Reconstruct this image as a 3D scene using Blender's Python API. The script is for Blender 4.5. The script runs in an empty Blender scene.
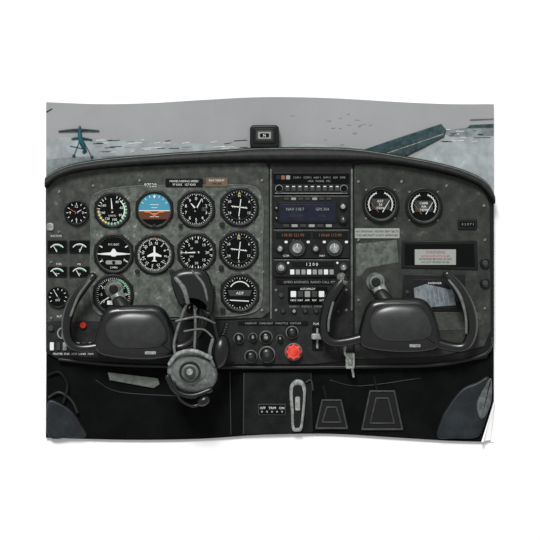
import bpy, math, random
from mathutils import Vector, Matrix
random.seed(4)
S=0.002
K=1.10
sc=bpy.context.scene
try:
    sc.view_settings.view_transform='Standard'
    sc.view_settings.look='None'
except Exception: pass
def P(x,y,z): return ((x-270)*S, -z*S, (270-y)*S)
def lin(v):
    v/=255.0
    return v/12.92 if v<=0.04045 else ((v+0.055)/1.055)**2.4
def col(c,k=None):
    k=k or K
    return tuple(min(0.97,lin(v)/k) for v in c)+(1,)
def M(name,c,rough=0.6,spec=0.2,metal=0.0,c2=None,scale=60,lo=0.4,hi=0.62,bump=0,c3=None):
    m=bpy.data.materials.new(name); m.use_nodes=True
    nt=m.node_tree; b=nt.nodes['Principled BSDF']
    b.inputs['Roughness'].default_value=rough
    b.inputs['Specular IOR Level'].default_value=spec
    b.inputs['Metallic'].default_value=metal
    b.inputs['Base Color'].default_value=col(c)
    if c2:
        g=nt.nodes.new('ShaderNodeNewGeometry')
        n=nt.nodes.new('ShaderNodeTexNoise'); n.inputs['Scale'].default_value=scale
        n.inputs['Detail'].default_value=8; n.inputs['Roughness'].default_value=0.7
        nt.links.new(g.outputs['Position'],n.inputs['Vector'])
        r=nt.nodes.new('ShaderNodeValToRGB')
        r.color_ramp.elements[0].position=lo; r.color_ramp.elements[0].color=col(c)
        r.color_ramp.elements[1].position=hi; r.color_ramp.elements[1].color=col(c2)
        if c3:
            e=r.color_ramp.elements.new(min(1,hi+0.10)); e.color=col(c3)
        nt.links.new(n.outputs['Fac'],r.inputs['Fac'])
        nt.links.new(r.outputs['Color'],b.inputs['Base Color'])
        if bump:
            bp=nt.nodes.new('ShaderNodeBump'); bp.inputs['Strength'].default_value=bump; bp.inputs['Distance'].default_value=0.002
            nt.links.new(n.outputs['Fac'],bp.inputs['Height']); nt.links.new(bp.outputs['Normal'],b.inputs['Normal'])
    return m
WALL=M('wall_white',(255,255,255),0.9,0.0); WALL.node_tree.nodes['Principled BSDF'].inputs['Base Color'].default_value=(.97,.97,.97,1)
PAPER=M('poster_paper_white',(250,250,250),0.7,0.1); PAPER.node_tree.nodes['Principled BSDF'].inputs['Base Color'].default_value=(.93,.93,.93,1)
SKY=M('sky_grey',(156,157,158),0.7,0.05,c2=(163,164,165),scale=4)
RAMP=M('ramp_pale',(150,156,157),0.8,0.05,c2=(172,181,182),scale=25,c3=(198,208,209))
TARM=M('tarmac_dark',(112,119,120),0.8,0.05,c2=(148,157,158),scale=30)
TEAL=M('teal_paint',(30,74,82),0.6,0.1,c2=(48,94,102),scale=80)
TEALD=M('wing_teal_grey',(44,58,61),0.6,0.1,c2=(70,88,90),scale=90)
GLARE=M('glareshield_vinyl',(20,22,21),0.55,0.3,c2=(36,38,36),scale=90,bump=0.2)
PANEL=M('panel_grey_worn',(50,53,49),0.5,0.25,c2=(74,78,72),scale=55,c3=(118,123,115),bump=0.15)
PANELR=M('panel_right_charcoal',(40,42,39),0.5,0.25,c2=(58,61,56),scale=45,c3=(92,96,89),bump=0.15)
PANELL=M('panel_light_worn',(66,71,66),0.45,0.25,c2=(104,110,103),scale=65,c3=(162,168,161),lo=0.37,hi=0.6,bump=0.15)
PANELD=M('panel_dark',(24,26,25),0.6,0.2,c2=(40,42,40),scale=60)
RIM=M('rim_black',(14,15,15),0.45,0.25)
EDGE=M('rim_grey_edge',(88,93,88),0.5,0.3,c2=(116,122,116),scale=60)
BLK=M('instrument_black',(8,9,9),0.6,0.08)
BLK2=M('black_plastic',(16,17,17),0.4,0.25,c2=(28,29,29),scale=60)
BEZ=M('bezel_dark',(30,32,31),0.4,0.3)
BEZL=M('bezel_grey',(112,118,112),0.4,0.3,c2=(86,91,86),scale=90)
WHT=M('marking_white',(232,236,232),0.6,0.1)
GRY=M('marking_grey',(150,154,150),0.6,0.1)
DGR=M('dark_grey',(58,61,59),0.5,0.2)
SIL=M('worn_silver',(164,169,165),0.33,0.45,c2=(104,108,104),scale=120)
SKYB=M('attitude_blue',(76,150,176),0.5,0.1)
BRN=M('attitude_brown',(98,62,46),0.5,0.1)
ORG=M('orange',(206,108,62),0.5,0.1)
AMB=M('display_amber_dim',(140,96,72),0.5,0.1)
RED=M('red_knob',(214,48,38),0.4,0.4,c2=(236,84,66),scale=60)
REDM=M('red_marking',(200,50,45),0.6,0.1)
GRN=M('green_arc',(60,150,100),0.6,0.1)
YEL=M('yellow_arc',(190,170,70),0.6,0.1)
DISP=M('display_blue',(26,30,44),0.3,0.2,c2=(36,41,58),scale=40)
DISPG=M('display_blue_grey',(96,106,112),0.4,0.2,c2=(136,146,152),scale=60)
DISPK=M('display_dark',(14,17,18),0.3,0.2)
PLAC=M('placard_pale',(158,162,156),0.6,0.1)
PLACK=M('placard_black',(18,18,18),0.6,0.1)
PLACB=M('placard_brown',(110,94,78),0.6,0.1)
PINK=M('placard_red_text',(176,70,90),0.6,0.1)
YOKE=M('yoke_black_plastic',(11,12,12),0.27,0.55,c2=(18,19,19),scale=50,bump=0.04)
YOKET=M('yoke_face_grey',(34,36,35),0.33,0.55,c2=(46,48,47),scale=60)
HSG=M('headset_grey',(80,83,82),0.35,0.45,c2=(122,126,124),scale=90,c3=(176,180,178))
HSD=M('headset_black',(12,13,14),0.3,0.5)
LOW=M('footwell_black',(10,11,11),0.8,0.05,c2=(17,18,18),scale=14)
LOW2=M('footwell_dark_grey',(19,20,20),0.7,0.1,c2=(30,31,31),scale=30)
SEAT=M('seat_leather_dark',(18,22,25),0.45,0.3,c2=(36,43,48),scale=22,bump=0.2)
CUSH=M('seat_fabric_grey',(106,110,110),0.8,0.1,c2=(74,78,79),scale=80)
PED=M('pedal_metal',(50,52,51),0.5,0.3,c2=(70,72,71),scale=90)

def cr(pts,closed=False,n=6):
    out=[];L=len(pts);d=len(pts[0])
    rng=range(L if closed else L-1)
    for i in rng:
        if closed: p=[pts[(i+k-1)%L] for k in range(4)]
        else: p=[pts[max(0,min(L-1,i+k-1))] for k in range(4)]
        for j in range(n):
            t=j/n;t2=t*t;t3=t2*t
            out.append(tuple(0.5*(2*p[1][a]+(p[2][a]-p[0][a])*t+(2*p[0][a]-5*p[1][a]+4*p[2][a]-p[3][a])*t2+(3*p[1][a]-p[0][a]-3*p[2][a]+p[3][a])*t3) for a in range(d)))
    if not closed: out.append(tuple(pts[-1]))
    return out
def area(p):
    return sum(p[i][0]*p[(i+1)%len(p)][1]-p[(i+1)%len(p)][0]*p[i][1] for i in range(len(p)))/2
def inset(p,d):
    n=len(p);o=[];s=1 if area(p)>0 else -1
    for i in range(n):
        a=Vector(p[i-1][:2]);b=Vector(p[i][:2]);c=Vector(p[(i+1)%n][:2])
        e1=(b-a);e2=(c-b)
        if e1.length<1e-6 or e2.length<1e-6: o.append(tuple(b));continue
        e1.normalize();e2.normalize()
        n1=Vector((-e1.y,e1.x))*s;n2=Vector((-e2.y,e2.x))*s
        m=n1+n2
        if m.length<1e-3:m=n1.copy()
        m.normalize();k=max(0.5,m.dot(n1))
        q=b+m*(d/k);o.append((q.x,q.y))
    return o
TC={}
def textmesh(s):
    if s in TC:return TC[s]
    cu=bpy.data.curves.new('t','FONT');cu.body=s;cu.resolution_u=2;cu.size=1
    ob=bpy.data.objects.new('t',cu);sc.collection.objects.link(ob)
    dg=bpy.context.evaluated_depsgraph_get();dg.update()
    me=ob.evaluated_get(dg).to_mesh()
    v=[(a.co.x,a.co.y) for a in me.vertices];f=[tuple(p.vertices) for p in me.polygons]
    ob.evaluated_get(dg).to_mesh_clear()
    bpy.data.objects.remove(ob);bpy.data.curves.remove(cu)
    if v:
        cx=(min(a[0] for a in v)+max(a[0] for a in v))/2
        v=[(a[0]-cx,a[1]-0.35) for a in v]
    TC[s]=(v,f);return TC[s]
class B:
    def __init__(s,name): s.name=name;s.V=[];s.F=[];s.I=[];s.SM=[];s.m=[]
    def add(s,v,f,mat,sm=False):
        if mat not in s.m:s.m.append(mat)
        k=s.m.index(mat);o=len(s.V)
        s.V+=[P(*q) for q in v]
        for q in f:
            s.F.append(tuple(i+o for i in q));s.I.append(k);s.SM.append(sm)
    def poly(s,p,z0,z1,mat,bev=0,steps=3,sm=None):
        n=len(p);loops=[[(q[0],q[1],z0) for q in p]]
        if bev>0:
            for j in range(steps+1):
                a=j/steps*math.pi/2
                ip=inset(p,bev*(1-math.cos(a))) if j else [(q[0],q[1]) for q in p]
                loops.append([(q[0],q[1],z1-bev+bev*math.sin(a)) for q in ip])
        else: loops.append([(q[0],q[1],z1) for q in p])
        v=[q for l in loops for q in l];f=[]
        for l in range(len(loops)-1):
            for i in range(n):
                f.append((l*n+i,l*n+(i+1)%n,(l+1)*n+(i+1)%n,(l+1)*n+i))
        s.add(v,f,mat,bev>0 if sm is None else sm)
        s.add(loops[-1],[tuple(range(n))],mat)
        return s
    def dome(s,p,z0,z1,h,mat,k=6):
        n=len(p);cx=sum(q[0] for q in p)/n;cy=sum(q[1] for q in p)/n
        loops=[[(q[0],q[1],z0) for q in p]]
        for j in range(k+1):
            t=j/k;a=t*math.pi/2;sc_=math.cos(a*0.97)
            loops.append([(cx+(q[0]-cx)*sc_,cy+(q[1]-cy)*sc_,z1+h*math.sin(a)) for q in p])
        v=[q for l in loops for q in l];f=[]
        for l in range(len(loops)-1):
            for i in range(n): f.append((l*n+i,l*n+(i+1)%n,(l+1)*n+(i+1)%n,(l+1)*n+i))
        s.add(v,f,mat,True);s.add(loops[-1],[tuple(range(n))],mat,True);return s
    def loft(s,A,Bp,prof,mat):
        def rs(L,n):
            d=[0]
            for a,b in zip(L,L[1:]): d.append(d[-1]+math.hypot(b[0]-a[0],b[1]-a[1]))
            o=[];j=0
            for i in range(n):
                t=d[-1]*i/(n-1)
                while j<len(L)-2 and d[j+1]<t: j+=1
                u=(t-d[j])/max(1e-9,d[j+1]-d[j]);o.append((L[j][0]+(L[j+1][0]-L[j][0])*u,L[j][1]+(L[j+1][1]-L[j][1])*u))
            return o
        n=90;A=rs(A,n);Bp=rs(Bp,n);v=[];f=[]
        for u,z in prof:
            for a,b in zip(A,Bp): v.append((a[0]+(b[0]-a[0])*u,a[1]+(b[1]-a[1])*u,z))
        for l in range(len(prof)-1):
            for i in range(n-1): f.append((l*n+i,l*n+i+1,(l+1)*n+i+1,(l+1)*n+i))
        s.add(v,f,mat,True);return s
    def flat(s,p,z,mat):
        s.add([(q[0],q[1],z) for q in p],[tuple(range(len(p)))],mat);return s
    def rb(s,x0,y0,x1,y1,r,z0,z1,mat,bev=0.6):
        p=[]
        for cx,cy,a0 in((x1-r,y1-r,0),(x0+r,y1-r,90),(x0+r,y0+r,180),(x1-r,y0+r,270)):
            for k in range(5):
                a=math.radians(a0+k*22.5);p.append((cx+r*math.cos(a),cy+r*math.sin(a)))
        return s.poly(p,z0,z1,mat,min(bev,r*0.9) if bev else 0)
    def lathe(s,cx,cy,prof,mat,n=40,sy=1):
        v=[];f=[];c=len(prof)
        for (r,z) in prof:
            for i in range(n):
                a=2*math.pi*i/n;v.append((cx+r*math.cos(a),cy+sy*r*math.sin(a),z))
        for l in range(c-1):
            for i in range(n):
                f.append((l*n+i,l*n+(i+1)%n,(l+1)*n+(i+1)%n,(l+1)*n+i))
        s.add(v,f,mat,True)
        if prof[-1][0]>0.01: s.add(v[-n:],[tuple(range(n))],mat)
        return s
    def disc(s,cx,cy,r,z0,z1,mat,b=0.5,n=32):
        b=min(b,r*0.6)
        return s.lathe(cx,cy,[(r,z0),(r,z1-b),(r-b*0.3,z1-b*0.3),(r-b,z1)],mat,n)
    def ring(s,cx,cy,r1,r2,z0,z1,mat,n=44):
        prof=[(r2,z0),(r2,z1-0.5),(r2-0.3,z1),(r1+0.3,z1),(r1,z1-0.5),(r1,z0)]
        v=[];f=[]
        for (r,z) in prof:
            for i in range(n):
                a=2*math.pi*i/n;v.append((cx+r*math.cos(a),cy+r*math.sin(a),z))
        for l in range(len(prof)-1):
            for i in range(n):
                f.append((l*n+i,l*n+(i+1)%n,(l+1)*n+(i+1)%n,(l+1)*n+i))
        s.add(v,f,mat,True);return s
    def line(s,a,b,w,z,mat,w2=None):
        w2=w if w2 is None else w2
        dx,dy=b[0]-a[0],b[1]-a[1];L=math.hypot(dx,dy) or 1;nx,ny=-dy/L,dx/L
        return s.flat([(a[0]+nx*w/2,a[1]+ny*w/2),(b[0]+nx*w2/2,b[1]+ny*w2/2),(b[0]-nx*w2/2,b[1]-ny*w2/2),(a[0]-nx*w/2,a[1]-ny*w/2)],z,mat)
    def arc(s,cx,cy,r,w,a0,a1,z,mat,n=20):
        v=[];f=[]
        for i in range(n+1):
            a=math.radians(a0+(a1-a0)*i/n)
            for q in(r-w/2,r+w/2): v.append((cx+q*math.sin(a),cy-q*math.cos(a),z))
        for i in range(n): f.append((2*i,2*i+1,2*i+3,2*i+2))
        s.add(v,f,mat);return s
    def ticks(s,cx,cy,r,l,w,a0,a1,n,z,mat):
        for i in range(n):
            a=math.radians(a0+(a1-a0)*i/max(1,n-1));sa,ca=math.sin(a),math.cos(a)
            s.line((cx+r*sa,cy-r*ca),(cx+(r-l)*sa,cy-(r-l)*ca),w,z,mat)
        return s
    def text(s,t,cx,cy,size,z,mat,rot=0):
        v,f=textmesh(t);a=math.radians(rot);ca,sa=math.cos(a),math.sin(a)
        s.add([(cx+(x*ca-y*sa)*size,cy-(x*sa+y*ca)*size,z) for x,y in v],f,mat);return s
    def tube(s,pts,mat,n=14,sub=6,flat=1.0,caps=True):
        q=cr(pts,False,sub) if sub>1 else pts
        v=[];f=[]
        if caps:
            def cap(p,pn):
                d=Vector(p[:3])-Vector(pn[:3]);d.normalize();o=[]
                for t in(0.95,0.75,0.45):
                    c=Vector(p[:3])+d*p[3]*t*0.8
                    o.append((c.x,c.y,c.z,p[3]*math.sqrt(max(0.02,1-t*t))))
                return o
            q=cap(q[0],q[1])+q+cap(q[-1],q[-2])[::-1]
        up=Vector((0,0,1))
        for i,p in enumerate(q):
            a=Vector(q[max(0,i-1)][:3]);b=Vector(q[min(len(q)-1,i+1)][:3]);t=(b-a)
            if t.length<1e-6:t=Vector((1,0,0))
            t.normalize();u=up
            if abs(t.dot(u))>0.92:u=Vector((0.3,-1,0.2)) 
            x=t.cross(u).normalized();y=x.cross(t).normalized()
            for k in range(n):
                an=2*math.pi*k/n;w=Vector(p[:3])+x*math.cos(an)*p[3]+y*math.sin(an)*p[3]*flat
                v.append((w.x,w.y,w.z))
        L=len(q)
        for l in range(L-1):
            for k in range(n): f.append((l*n+k,l*n+(k+1)%n,(l+1)*n+(k+1)%n,(l+1)*n+k))
        s.add(v,f,mat,True)
        s.add(v[:n],[tuple(range(n))],mat,True);s.add(v[-n:],[tuple(range(n))],mat,True)
        return s
    def ell(s,cx,cy,cz,rx,ry,rz,mat,rot=0,n=28,m=14):
        v=[];f=[];a=math.radians(rot);ca,sa=math.cos(a),math.sin(a)
        for j in range(m+1):
            th=math.pi*j/m
            for i in range(n):
                ph=2*math.pi*i/n
                x=rx*math.sin(th)*math.cos(ph);y=ry*math.sin(th)*math.sin(ph);z=rz*math.cos(th)
                v.append((cx+x*ca-y*sa,cy+x*sa+y*ca,cz+z))
        for j in range(m):
            for i in range(n): f.append((j*n+i,j*n+(i+1)%n,(j+1)*n+(i+1)%n,(j+1)*n+i))
        s.add(v,f,mat,True);return s
    def screw(s,x,y,z,r=1.3,mat=None):
        s.disc(x,y,r,z-0.5,z+0.6,mat or SIL,0.3,12);s.line((x-r*.7,y-r*.5),(x+r*.7,y+r*.5),0.5,z+0.65,BLK);return s
    def done(s):
        me=bpy.data.meshes.new(s.name+'_mesh')
        xs=[v[0] for v in s.V];ys=[v[1] for v in s.V];zs=[v[2] for v in s.V]
        c=((min(xs)+max(xs))/2,(min(ys)+max(ys))/2,(min(zs)+max(zs))/2)
        me.from_pydata([(a-c[0],b-c[1],d-c[2]) for a,b,d in s.V],[],s.F)
        for m in s.m:me.materials.append(m)
        me.polygons.foreach_set('material_index',s.I);me.polygons.foreach_set('use_smooth',s.SM)
        import bmesh
        bm=bmesh.new();bm.from_mesh(me);bmesh.ops.remove_doubles(bm,verts=bm.verts,dist=1e-7)
        bmesh.ops.recalc_face_normals(bm,faces=bm.faces);bm.to_mesh(me);bm.free()
        me.update()
        ob=bpy.data.objects.new(s.name,me);ob.location=c;sc.collection.objects.link(ob);return ob

# ---------- wall and poster sheet ----------
w=B('wall_back');w.add([(-1200,-1200,-2.2),(1740,-1200,-2.2),(1740,1740,-2.2),(-1200,1740,-2.2)],[(0,1,2,3)],WALL);w.done()
TOP=cr([(46,102),(100,104),(150,103),(200,100),(262,97),(330,98),(400,102),(450,104),(494,104)],False,5)
BOT=cr([(46,438),(130,440),(200,439),(262,435),(330,434),(400,438),(450,441),(489,442)],False,5)
ps=B('cockpit_poster')
def yat(L,x):
    for a,b in zip(L,L[1:]):
        if a[0]<=x<=b[0]: return a[1]+(b[1]-a[1])*(x-a[0])/max(1e-6,b[0]-a[0])
    return L[-1][1] if x>L[-1][0] else L[0][1]
NX=60;NY=6;v=[];f=[]
for i in range(NX+1):
    x=46+448*i/NX;a=yat(TOP,x);b=yat(BOT,x)
    for j in range(NY+1):
        v.append((x,a+(b-a)*j/NY,-1.2+0.6*math.sin(i/NX*9)))
for i in range(NX):
    for j in range(NY): o=i*(NY+1)+j;f.append((o,o+1,o+NY+2,o+NY+1))
ps.add(v,f,PAPER,True)
v=[];f=[]
for i in range(9):
    t=i/8;a=t*2.2
    for j in range(7):
        u=j/6
        x0=494-4*u; y0=402+u*38
        wd=(1.0+10*u)
        v.append((x0-wd*math.sin(a)*0.9+0.5,y0+(u*1.5)*t,1+5*u*(1-math.cos(a))*0.8+7*(1 if u>0 else 0)*t*(1-t)))
for i in range(8):
    for j in range(6): o=i*7+j;f.append((o,o+1,o+8,o+7))
ps.add(v,f,PAPER,True)
ps.done()

# ---------- windshield view ----------
s=B('sky_backdrop')  # opaque printed sky sheet behind the panel, no glass modelled
s.poly([(46.3,yat(TOP,46.3)+.2)]+[(x,y+.2) for x,y in TOP[1:-1]]+[(493.7,104.3),(493.7,200),(400,175),(270,165),(120,175),(46.3,200)],0,1,SKY)
s.tube([(46.8,112,1,0.8),(52,109,1,0.6)],DGR,8,2)
s.done()
s=B('airport_ramp')
s.flat([(46.3,138),(60,137),(110,140),(160,141),(230,146),(250,149),(230,160),(46.3,190)],1.2,RAMP)
s.flat([(46.3,160),(70,157),(140,155),(200,152),(200,165),(46.3,182)],1.3,TARM)
s.flat([(280,146),(300,143),(362,148),(362,156),(280,156)],1.2,RAMP)
s.flat([(432,136),(450,131),(493.7,128),(493.7,190),(470,178),(410,160),(425,150)],1.2,RAMP)
s.flat([(440,131),(470,127.5),(493.7,128),(493.7,136),(450,137)],1.35,TARM)
s.flat([(470,125),(493.7,124),(493.7,128),(466,128.5)],1.4,TEALD)
for k in range(40):
    x=random.uniform(92,240);y=random.uniform(140,153)
    s.line((x,y),(x+random.uniform(3,14),y-random.uniform(0,1)),0.6,1.5,random.choice([GRY,TEALD,WHT,WHT]))
for k in range(16):
    x=random.uniform(290,370);y=random.uniform(114,147)
    s.line((x,y),(x+random.uniform(2,5),y-random.uniform(-1,1)),0.4,1.5,random.choice([GRY,SIL,GRY]))
for k in range(20):
    x=random.uniform(440,482);y=random.uniform(129,142)
    s.line((x,y),(x+random.uniform(2,9),y),0.6,1.6,random.choice([TEAL,TEALD,WHT]))
s.done()
s=B('parked_airplane')
s.tube([(59,131.5,2.2,0.7),(78,130,2.6,1.3),(99,131,2.2,0.7)],TEALD,8,4)
s.tube([(80,127,2.4,1.2),(80,135,3,2.0),(82,143,3,2.3),(86,151,2.4,1.2)],TEAL,10,4)
s.tube([(72,139,2,0.7),(80,138,2.4,1.2),(92,140,2,0.7)],TEAL,8,3)
s.line((80,140),(74,156),0.8,2,TEAL);s.line((84,142),(92,157),0.9,2,TEAL)
s.disc(74,156,1.6,1.2,2.4,TEALD);s.disc(92,157,1.6,1.2,2.4,TEALD);s.disc(84,152,1.6,1.2,2.6,TEAL)
s.line((70,146),(84,149),0.7,2,TEAL)
s.done()
s=B('airplane_wing')
s.poly([(360,151),(395,139),(441,124),(446,130),(444,137),(425,147),(402,158),(385,157)],1.2,3,TEALD,1)
s.line((372,150),(442,128),0.8,3.1,TEAL);s.line((385,154),(444,134),0.7,3.1,SIL)
s.done()
s=B('utility_pole')
s.tube([(470,120,2,0.35),(493.5,119,2,0.3)],DGR,6,1);s.done()

# ---------- magnetic compass ----------
s=B('magnetic_compass')
s.rb(250,126,279,149,4,3,15,BLK2,2)
s.rb(253,129,276,145,3,14,16,RIM,1)
s.rb(256,131,273,142,2,15,16.6,DGR,0.5)
s.rb(258,133,271,140,1,16,17,GRY,0.4)
s.rb(260,134.5,269,138.5,1,16.5,17.3,BLK,0.3)
s.text('N',264.5,136.5,4,17.5,WHT)
s.tube([(258,148,8,3),(257,154,8,3)],BLK2,10,3);s.tube([(271,148,8,3),(272,154,8,3)],BLK2,10,3)
s.rb(248,148,281,152,2,4,13,RIM,1)
s.done()

# ---------- instrument panel ----------
s=B('instrument_panel')
outer=cr([(46.3,184),(52,176),(66,168),(100,162),(160,157),(230,153.5),(270,151),(330,151),(362,152),(400,158),(450,168),(478,178),(490,188),(493.5,200)],False,5)
body=outer+[(493.5,340),(486,358),(440,366),(312,368),(234,368),(150,366),(60,360),(46.5,352)]
s.poly(body,1,6,RIM,1.5)
leftp=cr([(47.5,190),(58,178),(80,172),(110,168),(160,165),(215,163.5),(256,163),(266,163)],False,4)
s.poly(leftp+[(269,170),(270,312),(262,318),(180,320),(100,322),(47.5,322)],5,8,PANEL,1)
fl=cr([(94,196),(112,189),(150,186),(200,186),(250,186),(262,200),(263,230),(262,262),(262,300),(248,314),(200,316),(140,316),(100,314),(91,290),(92,240),(91,210)],True,3)
s.poly(fl,7,9,PANELL,0.8)
s.tube([(p[0],p[1],9,0.6) for p in fl[::2]]+[(fl[0][0],fl[0][1],9,.6)],EDGE,8,2)
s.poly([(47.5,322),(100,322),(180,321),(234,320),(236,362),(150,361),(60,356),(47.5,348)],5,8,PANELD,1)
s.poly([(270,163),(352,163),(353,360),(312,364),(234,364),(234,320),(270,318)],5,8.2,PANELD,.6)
s.tube([(271,170,8,1),(271,318,8,1)],EDGE,8,1)
s.tube([(351.5,170,8,1),(351.5,310,8,1)],EDGE,8,1)
rp=cr([(354,165),(370,164),(400,166),(440,173),(470,182),(484,192),(489,206)],False,4)
s.poly(rp+[(490,330),(484,346),(440,356),(354,359)],5,8,PANELR,1)
s.flat([(356,244),(396,240),(398,262),(366,268),(360,276),(356,276)],8.1,PANELL)
s.poly([(402,312),(486,312),(486,322),(470,330),(430,330),(402,322)],7.5,8.3,PANEL,0.4)
s.text('97528',151,185.5,5,9.2,WHT)
for x,y in((60,192),(94,186),(140,181),(262,181),(60,232),(96,232),(135,231),(176,230),(218,229),(262,232),(95,273),(135,274),(176,273),(218,272),(263,272),(262,310),(52,318),(52,262)):
    s.screw(x,y,8.9)
for x,y in((358,182),(401,182),(446,186),(483,206),(358,240),(484,240),(484,308),(402,310),(358,300),(276,310),(346,310),(276,290),(346,290)): s.screw(x,y,8.4)
s.text('SUCTION',57,236,2.6,8.2,WHT);s.text('FUEL',60,264,2.6,8.2,WHT);s.text('OIL',80,264,2.6,8.2,WHT)
s.rb(47.5,223,55,231,3,8,10,SIL,1)
s.text('ALT',60,316,3,8.2,WHT)
s.tube([(60,359,7,1.6),(110,364,8,1.8),(170,366,8,1.8),(232,367,8,1.8),(312,367,8,1.8),(380,366,8,1.9),(440,364,8,2),(484,354,7,1.8),(491,338,7,1.6)],BEZ,10,4)
s.done()
s=B('glareshield')
gl=cr([(46.6,178),(56,171),(75,164),(110,158.5),(170,153.5),(230,150),(262,148),(330,148),(362,150),(400,156),(445,165),(474,175),(488,185),(493.5,196)],False,5)
gi=cr([(46.6,188),(56,180),(74,173),(104,168.5),(160,164),(220,161.5),(262,161),(300,161),(350,161),(372,161.5),(400,164.5),(440,172),(466,180),(482,189),(493.3,204)],False,5)
s.loft(gl,gi,[(0,5),(0,12),(.08,14),(.2,15.5),(.4,17.5),(.65,18.5),(.85,18),(.97,16.5),(1,14),(1,6)],GLARE)
s.loft([(x,y+1) for x,y in gl],[(x,y+2.6) for x,y in gl],[(0,13),(0.2,15.6),(.8,16.2),(1,14)],EDGE)  # grey strip painting the light reflected along the top edge
s.done()

# ---------- gauges ----------
Z=9
def base(name,cx,cy,r,light=False,sq=True):
    s=B(name)
    if sq:
        k=r*0.98;c=r*0.42
        s.poly([(cx-k,cy-c),(cx-c,cy-k),(cx+c,cy-k),(cx+k,cy-c),(cx+k,cy+c),(cx+c,cy+k),(cx-c,cy+k),(cx-k,cy+c)],Z-1.5,Z+0.6,BEZ,0.5)
        for a in(45,135,225,315):
            q=math.radians(a);s.screw(cx+r*1.03*math.cos(q),cy+r*1.03*math.sin(q),Z+0.3,1.0)
    s.ring(cx,cy,r*0.86,r,Z-1.5,Z+2.6,RIM)
    s.ring(cx,cy,r*0.835,r*0.87,Z-1,Z+2.0,BEZL if light else DGR)
    s.disc(cx,cy,r*0.85,Z-1,Z+1,BLK,0.1,40)
    return s
F=Z+1.15
def nums(s,cx,cy,r,lst,size,mat=None):
    for t,a in lst:
        q=math.radians(a);s.text(t,cx+r*math.sin(q),cy-r*math.cos(q),size,F+.05,mat or WHT)
def needle(s,cx,cy,L,a,w,mat=None,tail=0.2):
    q=math.radians(a);sa,ca=math.sin(q),math.cos(q)
    s.line((cx-L*tail*sa,cy+L*tail*ca),(cx+L*sa,cy-L*ca),w,F+.5,mat or WHT,w*0.3)
    s.disc(cx,cy,w*0.9,F,F+0.9,BEZ,0.2,12)
s=base('clock',77.5,213,12.5,False,False)
s.ticks(77.5,213,10,2,0.6,0,330,12,F,WHT);nums(s,77.5,213,6.3,[('12',0),('3',90),('6',180),('9',270)],3.6)
needle(s,77.5,213,6,60,1);needle(s,77.5,213,8,300,0.8,ORG);s.done()
s=base('airspeed_indicator',113,210.5,18,True)
s.arc(113,210.5,13.6,1.6,60,200,F,GRN);s.arc(113,210.5,13.6,1.6,200,270,F,YEL);s.arc(113,210.5,12.2,1,40,130,F,WHT)
s.ticks(113,210.5,14.8,2.6,0.6,20,330,24,F+.02,WHT)
nums(s,113,210.5,9.6,[('40',30),('60',75),('80',120),('100',165),('120',210),('140',255),('160',300)],3.4)
s.text('KNOTS',113,216,2.2,F,WHT);needle(s,113,210.5,12,355,1.6);s.done()
s=base('attitude_indicator',155,210,19,True)
s.disc(155,210,15.6,Z,F,SKYB,0.1,40)
s.flat([(155+15.5*math.cos(math.radians(a)),211+14.5*math.sin(math.radians(a))) for a in range(0,181,10)],F+.1,BRN)
s.line((139.6,211),(170.4,211),0.8,F+.2,WHT)
for k in(-6,-3,3,6): s.line((155-(3 if k%2 else 4.5),211+k),(155+(3 if k%2 else 4.5),211+k),0.5,F+.2,WHT)
s.ticks(155,210,15,2.4,0.6,-60,60,7,F+.2,WHT)
s.poly([(145,211.5),(150,211.5),(155,214.5),(160,211.5),(165,211.5),(165,213),(160,213.4),(155,217),(150,213.4),(145,213)],F,F+.8,ORG,0.2)
s.flat([(155,199),(153.4,196),(156.6,196)],F+.3,WHT)
s.poly([(143,219.5),(167,219.5),(163,223.5),(155,225.5),(147,223.5)],F,F+1,BLK,0.2)
s.disc(155,226,2,Z,F+2,BEZ);s.done()
s=base('altimeter',196.5,209.5,19,True)
s.ticks(196.5,209.5,15.6,2.5,0.7,0,324,10,F,WHT);s.ticks(196.5,209.5,15.6,1.4,0.4,0,352.8,50,F,WHT)
nums(s,196.5,209.5,10.6,[(str(i),36*i) for i in range(10)],4.4)
s.rb(202,207.5,207,211.5,.5,Z,F+.2,DGR,.1)
needle(s,196.5,209.5,12,28,1.6);needle(s,196.5,209.5,8,-42,2.2);s.disc(181,226,2.1,Z,F+2.5,BEZ);s.done()
def obs(name,cx,cy,r):
    s=base(name,cx,cy,r,True)
    s.ring(cx,cy,r*.62,r*.66,Z,F+.3,DGR)
    s.ticks(cx,cy,r*.83,r*.12,0.6,0,330,12,F,WHT);s.ticks(cx,cy,r*.83,r*.06,0.4,0,350,36,F,WHT)
    nums(s,cx,cy,r*.58,[('N',0),('6',60),('12',120),('S',180),('24',240),('30',300)],3.6)
    for k in range(-3,4):
        if k: s.disc(cx+k*2.2,cy,.45,Z,F+.2,WHT,.1,8)
    s.line((cx+1.5,cy-8),(cx-0.5,cy+9),0.8,F+.4,WHT);s.line((cx-8,cy-1.2),(cx+8,cy+1),0.8,F+.4,WHT)
    s.flat([(cx,cy-r*.8),(cx-1.5,cy-r*.66),(cx+1.5,cy-r*.66)],F+.3,YEL)
    s.disc(cx-r*.88,cy+r*.88,2.6,Z-1,F+3,BEZ);s.done()
obs('course_deviation_indicator',239.5,207.5,19.5)
obs('course_deviation_indicator',239,250,20)
cx,cy=114.5,254
s=base('turn_coordinator',cx,cy,20,True)
s.ticks(cx,cy,16,3,1,60,120,3,F,WHT);s.ticks(cx,cy,16,3,1,240,300,3,F,WHT)
s.poly([(cx-13,cy-.6),(cx-3,cy-1.6),(cx-1,cy-5),(cx+1,cy-5),(cx+3,cy-1.6),(cx+13,cy-.6),(cx+13,cy+.8),(cx+3,cy+1.4),(cx+1.6,cy+2.6),(cx-1.6,cy+2.6),(cx-3,cy+1.4),(cx-13,cy+.8)],F-.3,F+.7,WHT,.15)
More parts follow.
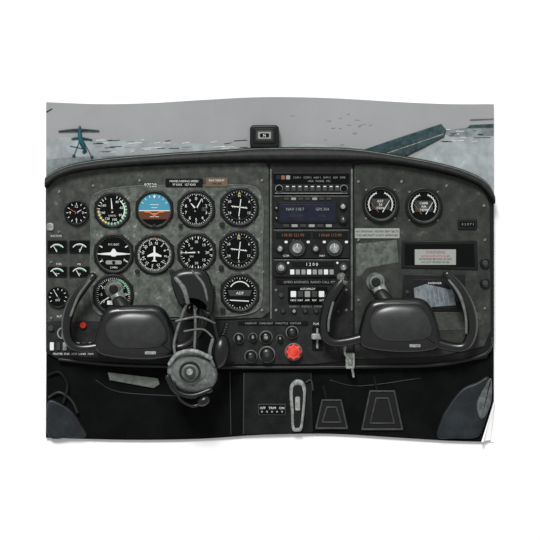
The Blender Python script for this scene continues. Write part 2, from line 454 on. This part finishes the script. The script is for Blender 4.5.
s.text('L',cx-11,cy+6,3.6,F,WHT);s.text('R',cx+11,cy+6,3.6,F,WHT);s.text('2 MIN',cx,cy+13.5,2.8,F,WHT)
s.rb(cx-8,cy+6.5,cx+8,cy+10.5,1.6,Z,F+.4,GRY,.3);s.disc(cx,cy+8.5,1.7,Z,F+1.4,BLK,.6,14)
s.text('D.C. ELEC',cx,cy-9.5,2.5,F,WHT);s.done()
cx,cy=155,254.5
s=base('heading_indicator',cx,cy,20,True)
s.ticks(cx,cy,16.4,3,0.7,10,340,12,F,WHT);s.ticks(cx,cy,16.4,1.6,0.45,0,355,72,F,WHT)
for i,t in enumerate(['N','3','6','E','12','15','S','21','24','W','30','33']):
    a=10+30*i;q=math.radians(a);s.text(t,cx+11.3*math.sin(q),cy-11.3*math.cos(q),3.9,F,WHT,-a)
s.poly([(cx-.8,cy-8),(cx+.8,cy-8),(cx+1,cy-2),(cx+7,cy+1),(cx+7,cy+2.6),(cx+1,cy+1.8),(cx+.8,cy+5.4),(cx+3,cy+7),(cx-3,cy+7),(cx-.8,cy+5.4),(cx-1,cy+1.8),(cx-7,cy+2.6),(cx-7,cy+1),(cx-1,cy-2)],F-.2,F+.7,WHT,.1)
s.flat([(cx,cy-15),(cx-1.6,cy-18),(cx+1.6,cy-18)],F+.3,ORG)
s.disc(cx-17,cy+17,2.4,Z-1,F+3,BEZ);s.disc(cx+17,cy+17,2.4,Z-1,F+3,BEZ);s.done()
cx,cy=197,252.5
s=base('vertical_speed_indicator',cx,cy,19.5,True)
s.ticks(cx,cy,16,2.8,0.7,-90,80,8,F,WHT);s.ticks(cx,cy,16,2.8,0.7,-260,-90,8,F,WHT);s.ticks(cx,cy,16,1.5,0.4,-255,75,34,F,WHT)
nums(s,cx,cy,10.6,[('0',270),('5',315),('10',0),('15',45),('20',90),('15',135),('10',180),('5',225)],3.8)
s.text('UP',cx-5,cy-4,2.4,F,WHT);s.text('DN',cx-5,cy+4,2.4,F,WHT);needle(s,cx,cy,13,268,1.7);s.done()
cx,cy=114,294.5
s=base('tachometer',cx,cy,20.5,True)
s.arc(cx,cy,15.6,2,20,85,F,GRN);s.arc(cx,cy,15.6,2,85,92,F+.02,REDM)
s.ticks(cx,cy,16.8,3,0.7,-125,125,8,F+.03,WHT);s.ticks(cx,cy,16.8,1.7,0.4,-125,125,36,F+.03,WHT)
nums(s,cx,cy,11.6,[('0',-125),('5',-89),('10',-53),('15',-18),('20',18),('25',53),('30',89),('35',125)],4)
s.text('RPM',cx,cy-4.5,3.2,F,WHT);s.rb(cx-6,cy+6,cx+6,cy+10,.5,Z,F+.3,WHT,.1);s.text('1748',cx,cy+8,3.6,F+.5,BLK)
needle(s,cx,cy,14,-122,1.6);s.done()
cx,cy=197,295
s=base('radio_compass_indicator',cx,cy,19,False)
s.ticks(cx,cy,15.5,3,.8,0,330,12,F,WHT);needle(s,cx,cy,12,30,1.4);s.done()
cx,cy=240,293
s=base('adf_indicator',cx,cy,19.5,True)
s.ticks(cx,cy,16,2.4,0.6,0,330,12,F,WHT);s.ticks(cx,cy,16,1.3,0.4,0,350,36,F,WHT)
s.poly([(cx-12,cy-3),(cx+12,cy-3),(cx+10,cy+3),(cx-10,cy+3)],Z,F+.5,DGR,.3)
s.text('ADF',cx,cy,4,F+.7,WHT);s.arc(cx,cy-1,10.5,1,-60,60,F+.3,WHT)
s.line((cx-10,cy+7),(cx+9,cy+8),1,F+.3,WHT);s.disc(cx-17,cy+17,2.6,Z-1,F+3,BEZ);s.done()
def eg(x0,y0,x1,y1,a,lab):
    s=B('engine_gauge');s.rb(x0,y0,x1,y1,2,Z-1.5,Z+.8,RIM,.5)
    cx=(x0+x1)/2;cy=y1-1
    s.rb(x0+1,y0+1,x1-1,y1-1,1.5,Z,Z+1,BLK,.2)
    s.arc(cx,cy,(x1-x0)*.38,.9,-55,55,F,WHT);s.arc(cx,cy,(x1-x0)*.33,1,-20,45,F,GRN)
    q=math.radians(a);L=(x1-x0)*.36;s.line((cx,cy),(cx+L*math.sin(q),cy-L*math.cos(q)),.9,F+.3,WHT,.4)
    s.text(lab,cx,cy-2.2,2.2,F+.1,WHT);s.done()
eg(48,240,68,253,-30,'L');eg(70,240,91,253,25,'R')
eg(48,266,68,277,-40,'TEMP');eg(70,266,91,277,-30,'PSI')
s=B('suction_gauge')
cx,cy,r=59,297,11
s.ring(cx,cy,r*.84,r,Z-1.5,Z+2,RIM);s.disc(cx,cy,r*.86,Z-1,Z+1,BLK,.1)
s.ticks(cx,cy,r*.8,1.8,.6,-120,120,9,F,WHT);s.text('EGT',cx,cy+3,2.6,F,WHT);needle(s,cx,cy,7,-30,1)
s.done()
s=B('placard');s.rb(166,179,203,187.5,.8,7.5,10,PLACK,.3)
s.text('MANEUVERING SPEED',184.5,181.6,2.9,10.2,WHT);s.text('97 KIAS   127 KIAS',184.5,185,2.9,10.2,WHT);s.done()
s=B('placard');s.rb(206,178,228,187,.8,7.5,10,PLACB,.3);s.text('DAY NIGHT',217,180.8,2.9,10.2,WHT);s.text('VFR IFR',217,184.2,2.9,10.2,BLK);s.done()

# ---------- radio stack ----------
def knob(s,x,y,r,z,mat=BLK2,cap=DGR,h=6):
    s.disc(x,y,r*1.1,z-1,z+1,RIM,.3,24)
    n=36;pts=[(x+(r*(1 if i%2 else .93))*math.cos(2*math.pi*i/n),y+(r*(1 if i%2 else .93))*math.sin(2*math.pi*i/n)) for i in range(n)]
    s.poly(pts,z,z+h,mat,.6);s.disc(x,y,r*.6,z+h-.5,z+h+2,cap,.5,20)
    s.line((x,y-r*.1),(x,y-r*.55),.7,z+h+2.1,WHT)
s=B('audio_panel');s.rb(273,173,349,194.5,1,7,10.5,BLK2,.6);s.rb(273.5,174,348.5,184,1,9,11.2,BLK,.4)
for i in range(9): s.rb(285+i*6.2,185.8,289.6+i*6.2,191.8,.6,10,12,DGR,.4);s.line((286+i*6.2,187),(288.6+i*6.2,187),.9,12.1,WHT)
s.disc(279,189,3.2,9,13.5,BLK,.6);s.disc(343.5,189,3.2,9,13.5,BLK,.6);s.ring(279,189,2.8,3.8,9,11.5,GRY);s.ring(343.5,189,2.8,3.8,9,11.5,GRY)
for i,t in enumerate(['O','M','I']): s.rb(276+i*5,176,280+i*5,180,.5,10.5,11.6,[DISP,AMB,GRY][i],.2)
s.text('COM 1   COM 2   NAV 1   NAV 2   ADF   DME',319,178,2.6,11.4,GRY);s.text('SPKR   PHONE   MIC',319,181.6,2.5,11.4,GRY)
s.line((275,193.6),(347,193.6),.7,11,GRY);s.done()
s=B('gps_navigator');s.rb(273,195.8,349,229,1.2,7,11,BLK2,.8);s.tube([(274,196.6,11,.5),(348,196.6,11,.5)],EDGE,6,1)
s.rb(278,202.5,337,223.5,1.5,10,12,RIM,.5);s.rb(280,204.5,335,221.5,.8,11,12.3,DISP,.3)
s.text('NAV 118.7',295,209.5,4,12.5,GRY);s.text('GPS 354',322,209.5,3.8,12.5,GRY);s.text('10.5 NM',296,216,3.8,12.5,DGR);s.text('ENR',322,216,3.8,12.5,DGR)
for i in range(7): s.rb(284+i*7,198,289+i*7,200.5,.6,10.5,12,GRY if i in(1,4) else DGR,.3)
for i in range(6): s.rb(283+i*8.5,224.6,289+i*8.5,227.4,.6,10.5,12,GRY if i%2 else DGR,.3)
knob(s,342.5,207,4,11,BLK2,GRY,3);knob(s,342.5,220.5,4.4,11,BLK2,DGR,4);knob(s,276.4,209,2,11,BLK2,DGR,2);knob(s,276.4,219,2,11,BLK2,DGR,2)
s.done()
s=B('navcom_radio');s.rb(273,229.8,349,258.5,1.2,7,11,BLK2,.8);s.tube([(274,230.4,11,.5),(348,230.4,11,.5)],EDGE,6,1)
s.rb(276,231.5,310,239,.8,10.5,11.8,DISPK,.3);s.rb(313,231.5,347,239,.8,10.5,11.8,DISPK,.3)
s.text('118.30 121.90',293,235.2,4,12,AMB);s.text('110.60 113.90',330,235.2,4,12,AMB)
knob(s,297,248.5,8.3,11,DGR,SIL,4);knob(s,334,248.5,8.3,11,DGR,SIL,4)
knob(s,280,249,4.2,11,BEZ,SIL,3);knob(s,315.5,249,4.2,11,BEZ,SIL,3)
for x in(286,308,324,346): s.rb(x-1.5,241,x+1.5,243.4,.5,10.5,12,WHT,.3)
s.text('COM',286,255.8,2.6,11.3,WHT);s.text('NAV',322,255.8,2.6,11.3,WHT);s.text('PULL 25K',297,240.6,2,11.9,WHT)
s.done()
s=B('transponder');s.rb(273,259.3,349,277,1.2,7,11,BLK2,.8);s.tube([(274,260,11,.5),(348,260,11,.5)],EDGE,6,1)
s.rb(292,261.4,333,267,.6,10.5,11.6,DISPK,.3);s.text('1 2 0 0',312,264.3,4.4,11.8,WHT)
for i in range(8): s.rb(290+i*5.6,269.5,294.2+i*5.6,274.6,.6,10.5,12.4,GRY if i%3 else WHT,.4)
knob(s,281,268,5.4,11,DGR,SIL,3);knob(s,343,267.6,4.4,11,DGR,SIL,3)
for x in(288,337):s.disc(x,263,1.2,10,12,WHT,.3,10)
s.text('IDENT',341,275,2.2,11.3,WHT);s.done()
s=B('autopilot_controller');s.rb(288,286.5,327,303,1.5,7,11.5,BLK,.8)
for i,t in enumerate(['HDG','NAV','APR','REV','ALT']):
    s.rb(290.5+i*7,291,296+i*7,297,.7,11,12.6,[WHT,DGR,GRY,DGR,WHT][i],.4);s.text(t,293.2+i*7,300,2.6,11.7,WHT)
s.text('AUTOPILOT',307.5,288.8,2.8,11.7,WHT)
s.disc(332.5,295,3,7.5,13,BLK2,.6);s.disc(281,295,2.4,7.5,11,DGR,.6);s.disc(341,288,1.6,7.5,10.5,WHT,.4);s.done()
s=B('radio_call_label');s.rb(276,279.5,346,284.5,.8,7.6,9.2,PLACK,.3);s.text('GYRO AVIONICS  RADIO CALL 97528',311,282,3.3,9.4,GRY);s.done()
s=B('circuit_breaker_row')
for i in range(6): s.ring(283+i*11,311,1.5,2.8,8,10,BEZ,20);s.disc(283+i*11,311,1.6,8,11,GRY if i in(1,4) else DGR,.4,16)
s.text('RADIO 1   RADIO 2   STROBE   FLAP',310,306.3,2.6,8.7,GRY);s.done()
s=B('placard');s.rb(354.5,228.5,399,238.5,.8,7,9.2,PLAC,.3);s.text('NO SMOKING  FASTEN SEAT BELTS',376.7,231.6,2.7,9.4,BLK);s.text('THIS AIRCRAFT IS NOT APPROVED',376.7,235.4,2.7,9.4,BLK);s.done()

# ---------- right panel ----------
def rg(name,cx,cy,labs):
    s=B(name);r=18.5
    s.ring(cx,cy,r*.84,r,7,12,RIM);s.ring(cx,cy,r*.8,r*.85,8,11,EDGE);s.disc(cx,cy,r*.81,7,9.6,BLK,.1,40)
    s.arc(cx,cy,11.8,1,-120,-20,10,WHT);s.arc(cx,cy,11.8,1,20,120,10,WHT);s.ticks(cx,cy,13,2.2,.5,-120,-20,8,10,WHT);s.ticks(cx,cy,13,2.2,.5,20,120,8,10,WHT)
    s.rb(cx-9,cy-5.5,cx+9,cy+5.5,1.2,9,10.3,PANELR,.3)
    for i,t in enumerate(labs): s.text(t,cx,cy-3+i*3.4,3.3,10.5,WHT)
    s.line((cx-2,cy+8),(cx-10,cy-2),.7,10.7,AMB,.4);s.line((cx+2,cy+8),(cx+9,cy-4),.8,10.7,WHT,.4)
    for a in(45,135,225,315):
        q=math.radians(a);s.screw(cx+r*1.08*math.cos(q),cy+r*1.08*math.sin(q),8.3,1.1)
    s.done()
rg('fuel_flow_gauge',380,204.5,['EGT','50','F/DIV']);rg('carburetor_temperature_gauge',423,206.5,['CARB','AIR','TEMP'])
s=B('hour_meter');s.rb(457,219.5,476,229.5,1,7,10,RIM,.6);s.rb(459,222,474,227,.6,9.5,10.4,BLK,.2)
for i in range(5): s.text('03971'[i],461.5+i*2.7,224.5,3.4,10.6,GRY)
s.done()
s=B('map_box');s.poly([(401,241),(476,241),(477,270),(401,268)],7,9.5,RIM,.8);s.poly([(404,244),(473,244),(474,267),(404,265)],9,10,BLK,.3)
s.rb(414,249.5,455,265,.6,9.6,11,PLAC,.3);s.text('WARNING',434.5,252.2,4,11.2,PINK)
for i in range(3): s.text(['AVOID SLIPS WITH FLAPS','EXTENDED BEYOND 20 DEG','DO NOT EXCEED 80 LBS'][i],434.5,256.2+i*3,2.5,11.2,PINK if i==0 else DGR)
s.done()
s=B('radio_display');s.poly([(402,274),(464,275),(465,311),(402,310)],7,10,BLK2,.8);s.poly([(411,279),(458,280),(458,309),(411,308)],9.5,11,RIM,.5)
s.poly([(413,288),(425,284),(452,290),(455,305),(430,307),(414,303)],10.5,11.6,DISPG,.4)
for i in range(9): s.line((415+i*4.4,289.5),(417+i*4.4,303),.5,11.7,GRY)
s.text('PASSENGER',434,283,2.6,11.2,WHT);s.disc(406.5,292,1.8,9,12,DGR);s.done()
s=B('cabin_air_vent')
for y in(263,283): s.ring(484,y,3,5.2,7,11,RIM);s.disc(484,y,3,7,12,DGR,.8)
s.done()

# ---------- switches left ----------
s=B('switch_row')
for i in range(7): 
    x=53+i*6.4
    s.rb(x-2,342,x+2,350,.8,7.5,10.5,[WHT,DGR,SIL,DGR,GRY,DGR,SIL][i],.5)
s.text('MASTER  FUEL  BCN  LAND  TAXI',74,353.5,2.7,8.3,WHT)
s.done()
s=B('primer_knob');s.disc(84,325,3.2,7.5,12,REDM,.8);s.disc(52,328,3,7.5,11,DGR,.8);s.done()
s=B('ignition_switch');s.ring(64,333,4.5,6,7.5,10,GRY);s.disc(64,333,4.3,7.5,11,BLK2,.6);s.rb(63,328.5,65,337.5,.5,10.5,14,SIL,.4);s.done()

# ---------- throttle quadrant ----------
def pull(name,x,y,r,mat,h,cap=None,star=False):
    s=B(name)
    s.ring(x,y,r*.95,r*1.2,8,10.2,BEZL,28);s.disc(x,y,r*.4,8,8+h,SIL,.2,16)
    if star:
        n=48;pts=[(x+r*(1+.1*math.cos(8*2*math.pi*i/n))*math.cos(2*math.pi*i/n),y+r*(1+.1*math.cos(8*2*math.pi*i/n))*math.sin(2*math.pi*i/n)) for i in range(n)]
        s.poly(pts,6+h,11+h,mat,1.6,4);s.disc(x,y,r*.5,10+h,12+h,cap or mat,.6)
    else:
        s.lathe(x,y,[(r*.6,5+h),(r,7+h),(r,10+h),(r*.8,12+h),(r*.4,12.8+h),(0.05,13+h)],mat,28)
        if cap: s.disc(x,y,r*.35,12+h,13.4+h,cap,.3)
    s.done()
pull('throttle_knob',267,354,7,HSD,6,DGR)
pull('mixture_knob',293.5,351.5,7.4,RED,6,RED,True)
pull('carburetor_heat_knob',251,356,5.5,HSD,4,DGR)
pull('cabin_heat_knob',239,338,4.6,HSD,2,GRY);pull('cabin_air_knob',266,337,5.6,HSD,2,SIL);pull('parking_brake_knob',292,332,5.4,HSD,2,DGR)
pull('alternate_static_knob',253,337,3.8,HSD,2,SIL);pull('primer_pump_knob',280,338,3,HSD,2,SIL)
s=B('flap_lever');s.rb(312,326,322,350,1,7.6,9.6,PLACK,.4);s.rb(316,328,318,348,.6,9.2,10.2,GRY,.2);s.rb(311,333,323,339,2,10,17,SIL,1.2)
s.text('FLAPS',317,323.5,3,9.3,WHT);s.done()
s=B('engine_control_label');s.rb(238,321,308,325,.6,7.5,9.2,PLACK,.2);s.text('CABIN HT   CARB HEAT   THROTTLE   MIXTURE',273,323,2.6,9.4,GRY);s.done()

# ---------- footwell ----------
s=B('footwell')
b=[(x,y-.3) for x,y in BOT if x<486]
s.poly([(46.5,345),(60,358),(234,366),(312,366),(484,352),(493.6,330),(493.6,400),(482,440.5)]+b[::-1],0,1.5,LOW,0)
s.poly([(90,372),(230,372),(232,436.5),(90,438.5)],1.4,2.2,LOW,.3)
s.tube([(96,380,2.2,.6),(120,392,2.2,.6),(180,396,2.2,.6)],BEZ,6,4);s.tube([(330,380,2,.6),(360,386,2,.6),(420,378,2,.6)],BEZ,6,4)
s.done()
s=B('center_pedestal')
s.poly([(244,372),(311,372),(313,432.5),(244,434.5)],1.5,3.5,LOW2,.8)
s.tube([(244,373,3,.7),(243.5,433.5,3,.7)],DGR,8,1);s.tube([(230,372,2.5,.5),(231,434,2.5,.5)],DGR,8,1)
s.tube([(311,373,3,.7),(312,431,3,.7)],BEZ,8,1)
s.rb(258,403.5,286,415,1,3,4.8,DGR,.4);s.rb(259,404.5,285,414,.8,4.4,5.2,BLK,.3)
s.text('OFF   TRIM   ON',272,407.6,3.4,5.4,WHT)
for x in(262,267,272,277,282): s.disc(x,411.3,1,5,6,GRY,.2,10)
s.done()
s=B('hand_microphone')
s.poly(cr([(292,382),(297,379),(303,381),(306,388),(305.5,400),(304,416),(302,429),(297,431),(292,429),(291,414),(289.5,398),(289.5,388)],True,4),3.5,8.5,SIL,2.2,4)
s.poly(cr([(293.5,386),(297.5,384),(301.5,386),(303,394),(302,409),(300,425),(297,427),(294,425),(293.5,409),(292.5,394)],True,4),8,9.3,RIM,.8)
s.rb(295,396,300,410,1.5,9,10.6,SIL,.8)
s.tube([(306,382,5,.8),(311,380,5,.8),(313,390,5,.8)],DGR,8,4)
s.done()
def pedal(x0,x1,y0,y1):
    s=B('rudder_pedal')
    cx=(x0+x1)/2;t=(x1-x0)*.3
    out=[(cx-t,y0),(cx+t,y0),(x1,y1),(x0,y1)]
    s.poly(out,1.5,3,RIM,.6)
    L=[(cx-t,y0,3.4,1.0),(cx+t,y0,3.4,1.0),(x1,y1-1,3.4,1.0),(x0,y1-1,3.4,1.0)]
    for i in range(4): s.tube([L[i],L[(i+1)%4]],PED,8,1)
    a=[(cx-t*.5,y0+7,3.4,.8),(cx+t*.5,y0+7,3.4,.8),(cx+(x1-cx)*.6,y1-7,3.4,.8),(cx-(cx-x0)*.6,y1-7,3.4,.8)]
    for i in range(4): s.tube([a[i],a[(i+1)%4]],PED,8,1)
    s.tube([(cx-5,y0,2.6,1.3),(cx-8,y0-14,2.6,1.3)],LOW2,8,1)
    s.done()
pedal(316,347,400,429);pedal(362,402,391,430)
s=B('seat')
s.poly(cr([(48,402),(60,402),(74,412),(82,424),(87,436),(70,437.3),(48.5,436)],True,4),1.5,5.5,SEAT,2.6,4)
s.done()
s=B('seat_belt');s.tube([(49,375,4,1.4),(60,372,4.5,1.5),(68,385,5,1.5),(64,402,6,1.5)],LOW2,10,5);s.tube([(49.5,397,4,1.4),(60,392,5,1.5),(72,400,5.5,1.5),(78,412,6,1.5)],BEZ,10,5);s.done()
s=B('seat')
s.poly(cr([(437,437),(440,420),(450,402),(462,388),(476,382),(487,376),(491,385),(490,402),(484,425),(477,437),(455,438)],True,4),1.5,5.5,SEAT,2.6,4)
s.poly(cr([(476,404),(483,388),(490.5,378),(491,398),(487,412),(480,419)],True,4),4,8,CUSH,2,4)
s.done()
s=B('trim_bar');s.poly([(108,372),(158,378),(160,384),(154,388),(110,380)],2,4.5,BEZL,.8);s.done()

# ---------- control yokes ----------
def yoke(dx,dy):
    s=B('control_yoke')
    q=lambda L:[(a+dx,b+dy)+tuple(r) for a,b,*r in L]
    s.tube(q([(-24,-45,10,8),(-22,-38,13,7),(-16,-28,18,6)]),SIL,18,3)
    s.disc(-25+dx,-44+dy,9.5,8,12,PANELL,1);s.disc(-25+dx,-44+dy,7,11,19,BEZL,2);s.disc(-25+dx,-44+dy,4.5,18,21,BLK2,1)
    s.tube(q([(-20,-32,17,7),(-8,-14,24,9)]),BEZ,16,2)
    body=cr(q([(-43,11),(-40,-5),(-35,-20),(-26,-27),(0,-28.5),(18,-28),(28,-21),(35,-4),(38,12),(36,21),(22,25),(0,26),(-24,24),(-39,20)]),True,4)
    s.poly(body,18,34,YOKE,7,6)
    face=cr(q([(-32,-2),(-28,-15),(-14,-21.5),(4,-22),(18,-19),(27,-8),(29,7),(18,13),(0,14),(-22,12)]),True,4)
    s.dome(face,33,34,5,YOKET)  # lighter colour paints the hub's grey-lit oval
    s.tube(q([(-30,-20.5,31,1.6),(-10,-24.8,32,1.8),(16,-23.5,32,1.6)]),DGR,10,4)  # top highlight of the hub, drawn as a grey strip
    s.rb(7+dx,17+dy,18+dx,20+dy,1,33,34.8,SIL,.3)
    return s,q
s,q=yoke(400,326)
s.tube(q([(-36,10,26,5.4),(-52,14,27,4.9),(-68,15,28,4.5),(-76,8,28,4.8),(-76,-8,28,5.4),(-71,-26,29,5.9),(-64,-38,30,5.9),(-57,-47,30,4.8)]),YOKE,18,6)
s.tube(q([(-60,-50,30,4.4),(-58,-44,30,5.3)]),BEZL,14,2)
s.tube(q([(-68,-24,34.2,1.3),(-72,-8,34.2,1.3),(-72.5,4,33,1.1)]),BEZL,8,4)
s.tube(q([(34,16,26,5.4),(50,20,27,4.9),(62,19,28,4.9),(68,8,28,5.6),(68,-8,28,6.6),(63,-24,29,7),(54,-40,30,6.2),(44,-52,30,4.6)]),YOKE,18,6)
s.tube(q([(46,-46,34,1.3),(56,-32,36,1.6),(62,-12,35.6,1.4),(63,6,34,1.2)]),BEZL,8,4)  # pale strip painting the highlight down the horn's inner edge
s.done()
s,q=yoke(140,333)
s.tube(q([(-36,12,26,5.4),(-52,14,27,4.6),(-64,12,28,4.2),(-70,2,28,4.7),(-70,-14,28,5.2),(-64,-32,29,5.6),(-54,-46,30,5.1),(-44,-57,30,4)]),YOKE,18,6)
s.tube(q([(-47,-53,33.6,1.2),(-58,-38,34.2,1.5),(-66,-18,33.4,1.3)]),BEZL,8,4)  # horn highlight put in as a light grey strip
s.tube(q([(34,14,26,5.5),(46,12,27,5),(58,2,27,5.5),(64,-14,27,5.6),(66,-30,26,5.6),(62,-44,25,5.6)]),YOKE,18,6)
s.done()

# ---------- headset ----------
s=B('headset')
s.poly(cr([(173,277),(180,270),(194,268),(206,270),(212,280),(216,296),(214,312),(208,316),(200,306),(190,304),(182,304),(176,292)],True,4),33,50,HSD,7,6)
s.tube([(178,278,49,2.2),(186,288,51,2.4),(190,302,49,2.2)],HSG,10,4)  # this strip and the next paint metallic highlights on the headband
s.tube([(194,271,49,1.2),(205,284,50,1.4),(209,300,49,1.2)],BEZL,10,4)
s.tube([(190,300,44,1.8),(182,320,40,1.5),(176,342,38,1.5),(178,356,38,1.5)],HSG,8,5)
s.tube([(196,300,44,1.6),(197,322,42,1.4),(196,350,42,1.4)],BEZL,8,5)
s.tube([(210,308,42,2.2),(216,325,42,2),(220,345,42,2)],HSD,8,5)
s.tube([(178,320,42,1.1),(200,316,43,1.1),(216,322,43,1.1)],HSG,8,4)
s.tube([(186,330,42,1.0),(204,328,43,1.0),(214,336,43,1.0)],BEZL,8,4)
s.ell(194,371,40,25,19.5,12,HSG,12)
s.ell(192,369,46,18,13.5,9,BEZL,12)
s.ring(192,369,8.5,10.5,50,55.5,BEZ)
s.tube([(172,362,46,2.2),(180,352,49,2.2),(196,349,51,2.2),(212,356,47,2.2)],SIL,10,5)
s.tube([(170,374,44,2.8),(178,388,44,3),(194,393,44,3),(212,387,42,2.8)],HSD,12,5)
s.disc(192,369,5.6,52,57,DGR,1);s.disc(192,369,3.2,56,58,SIL,.6)
s.ell(221,350,36,10,17,10,HSD,10)
s.tube([(214,338,44,1.8),(211,352,46,1.8),(215,364,44,1.8)],BEZL,8,4)
s.tube([(176,380,46,1.6),(182,396,44,1.5),(194,403,42,1.5),(204,400,42,1.5)],HSD,8,5)
s.ell(205,398,42,7,5,5,HSD,-30)
pts=[]
for i in range(60):
    t=i/59;a=i*1.25
    pts.append((228-10*t+2.2*math.cos(a),322+28*t+1.2*math.sin(a),38+2.2*math.sin(a),.7))
s.tube(pts,HSD,6,2)
s.done()
s=B('headset_cable')
s.tube([(346,340,20,1.2),(344,352,20,1.2),(350,362,18,1.2),(353,376,14,1.2)],SIL,8,5)
s.rb(345,352,354,368,1.5,12,18,SIL,1);s.rb(347,355,352,365,1,17,18.8,BEZL,.4)
s.tube([(335,338,16,1),(340,350,16,1),(348,356,16,1)],HSD,8,4)
s.done()

# ---------- lights / camera ----------
wd=bpy.data.worlds.new('World');sc.world=wd;wd.use_nodes=True
wd.node_tree.nodes['Background'].inputs[0].default_value=(1,1,1,1);wd.node_tree.nodes['Background'].inputs[1].default_value=0.46
sl=bpy.data.lights.new('sun','SUN');sl.energy=2.85;sl.angle=0.3
so=bpy.data.objects.new('sun',sl);sc.collection.objects.link(so)
d=Vector((0.2,1,-0.85));so.rotation_euler=d.to_track_quat('-Z','Y').to_euler();so.location=(-1,-3,3)
cam=bpy.data.cameras.new('camera');co=bpy.data.objects.new('camera',cam);sc.collection.objects.link(co)
co.location=(0,-4.0,0);co.rotation_euler=(math.pi/2,0,0);cam.sensor_width=36;cam.lens=36*4.0/(540*S)
sc.camera=co
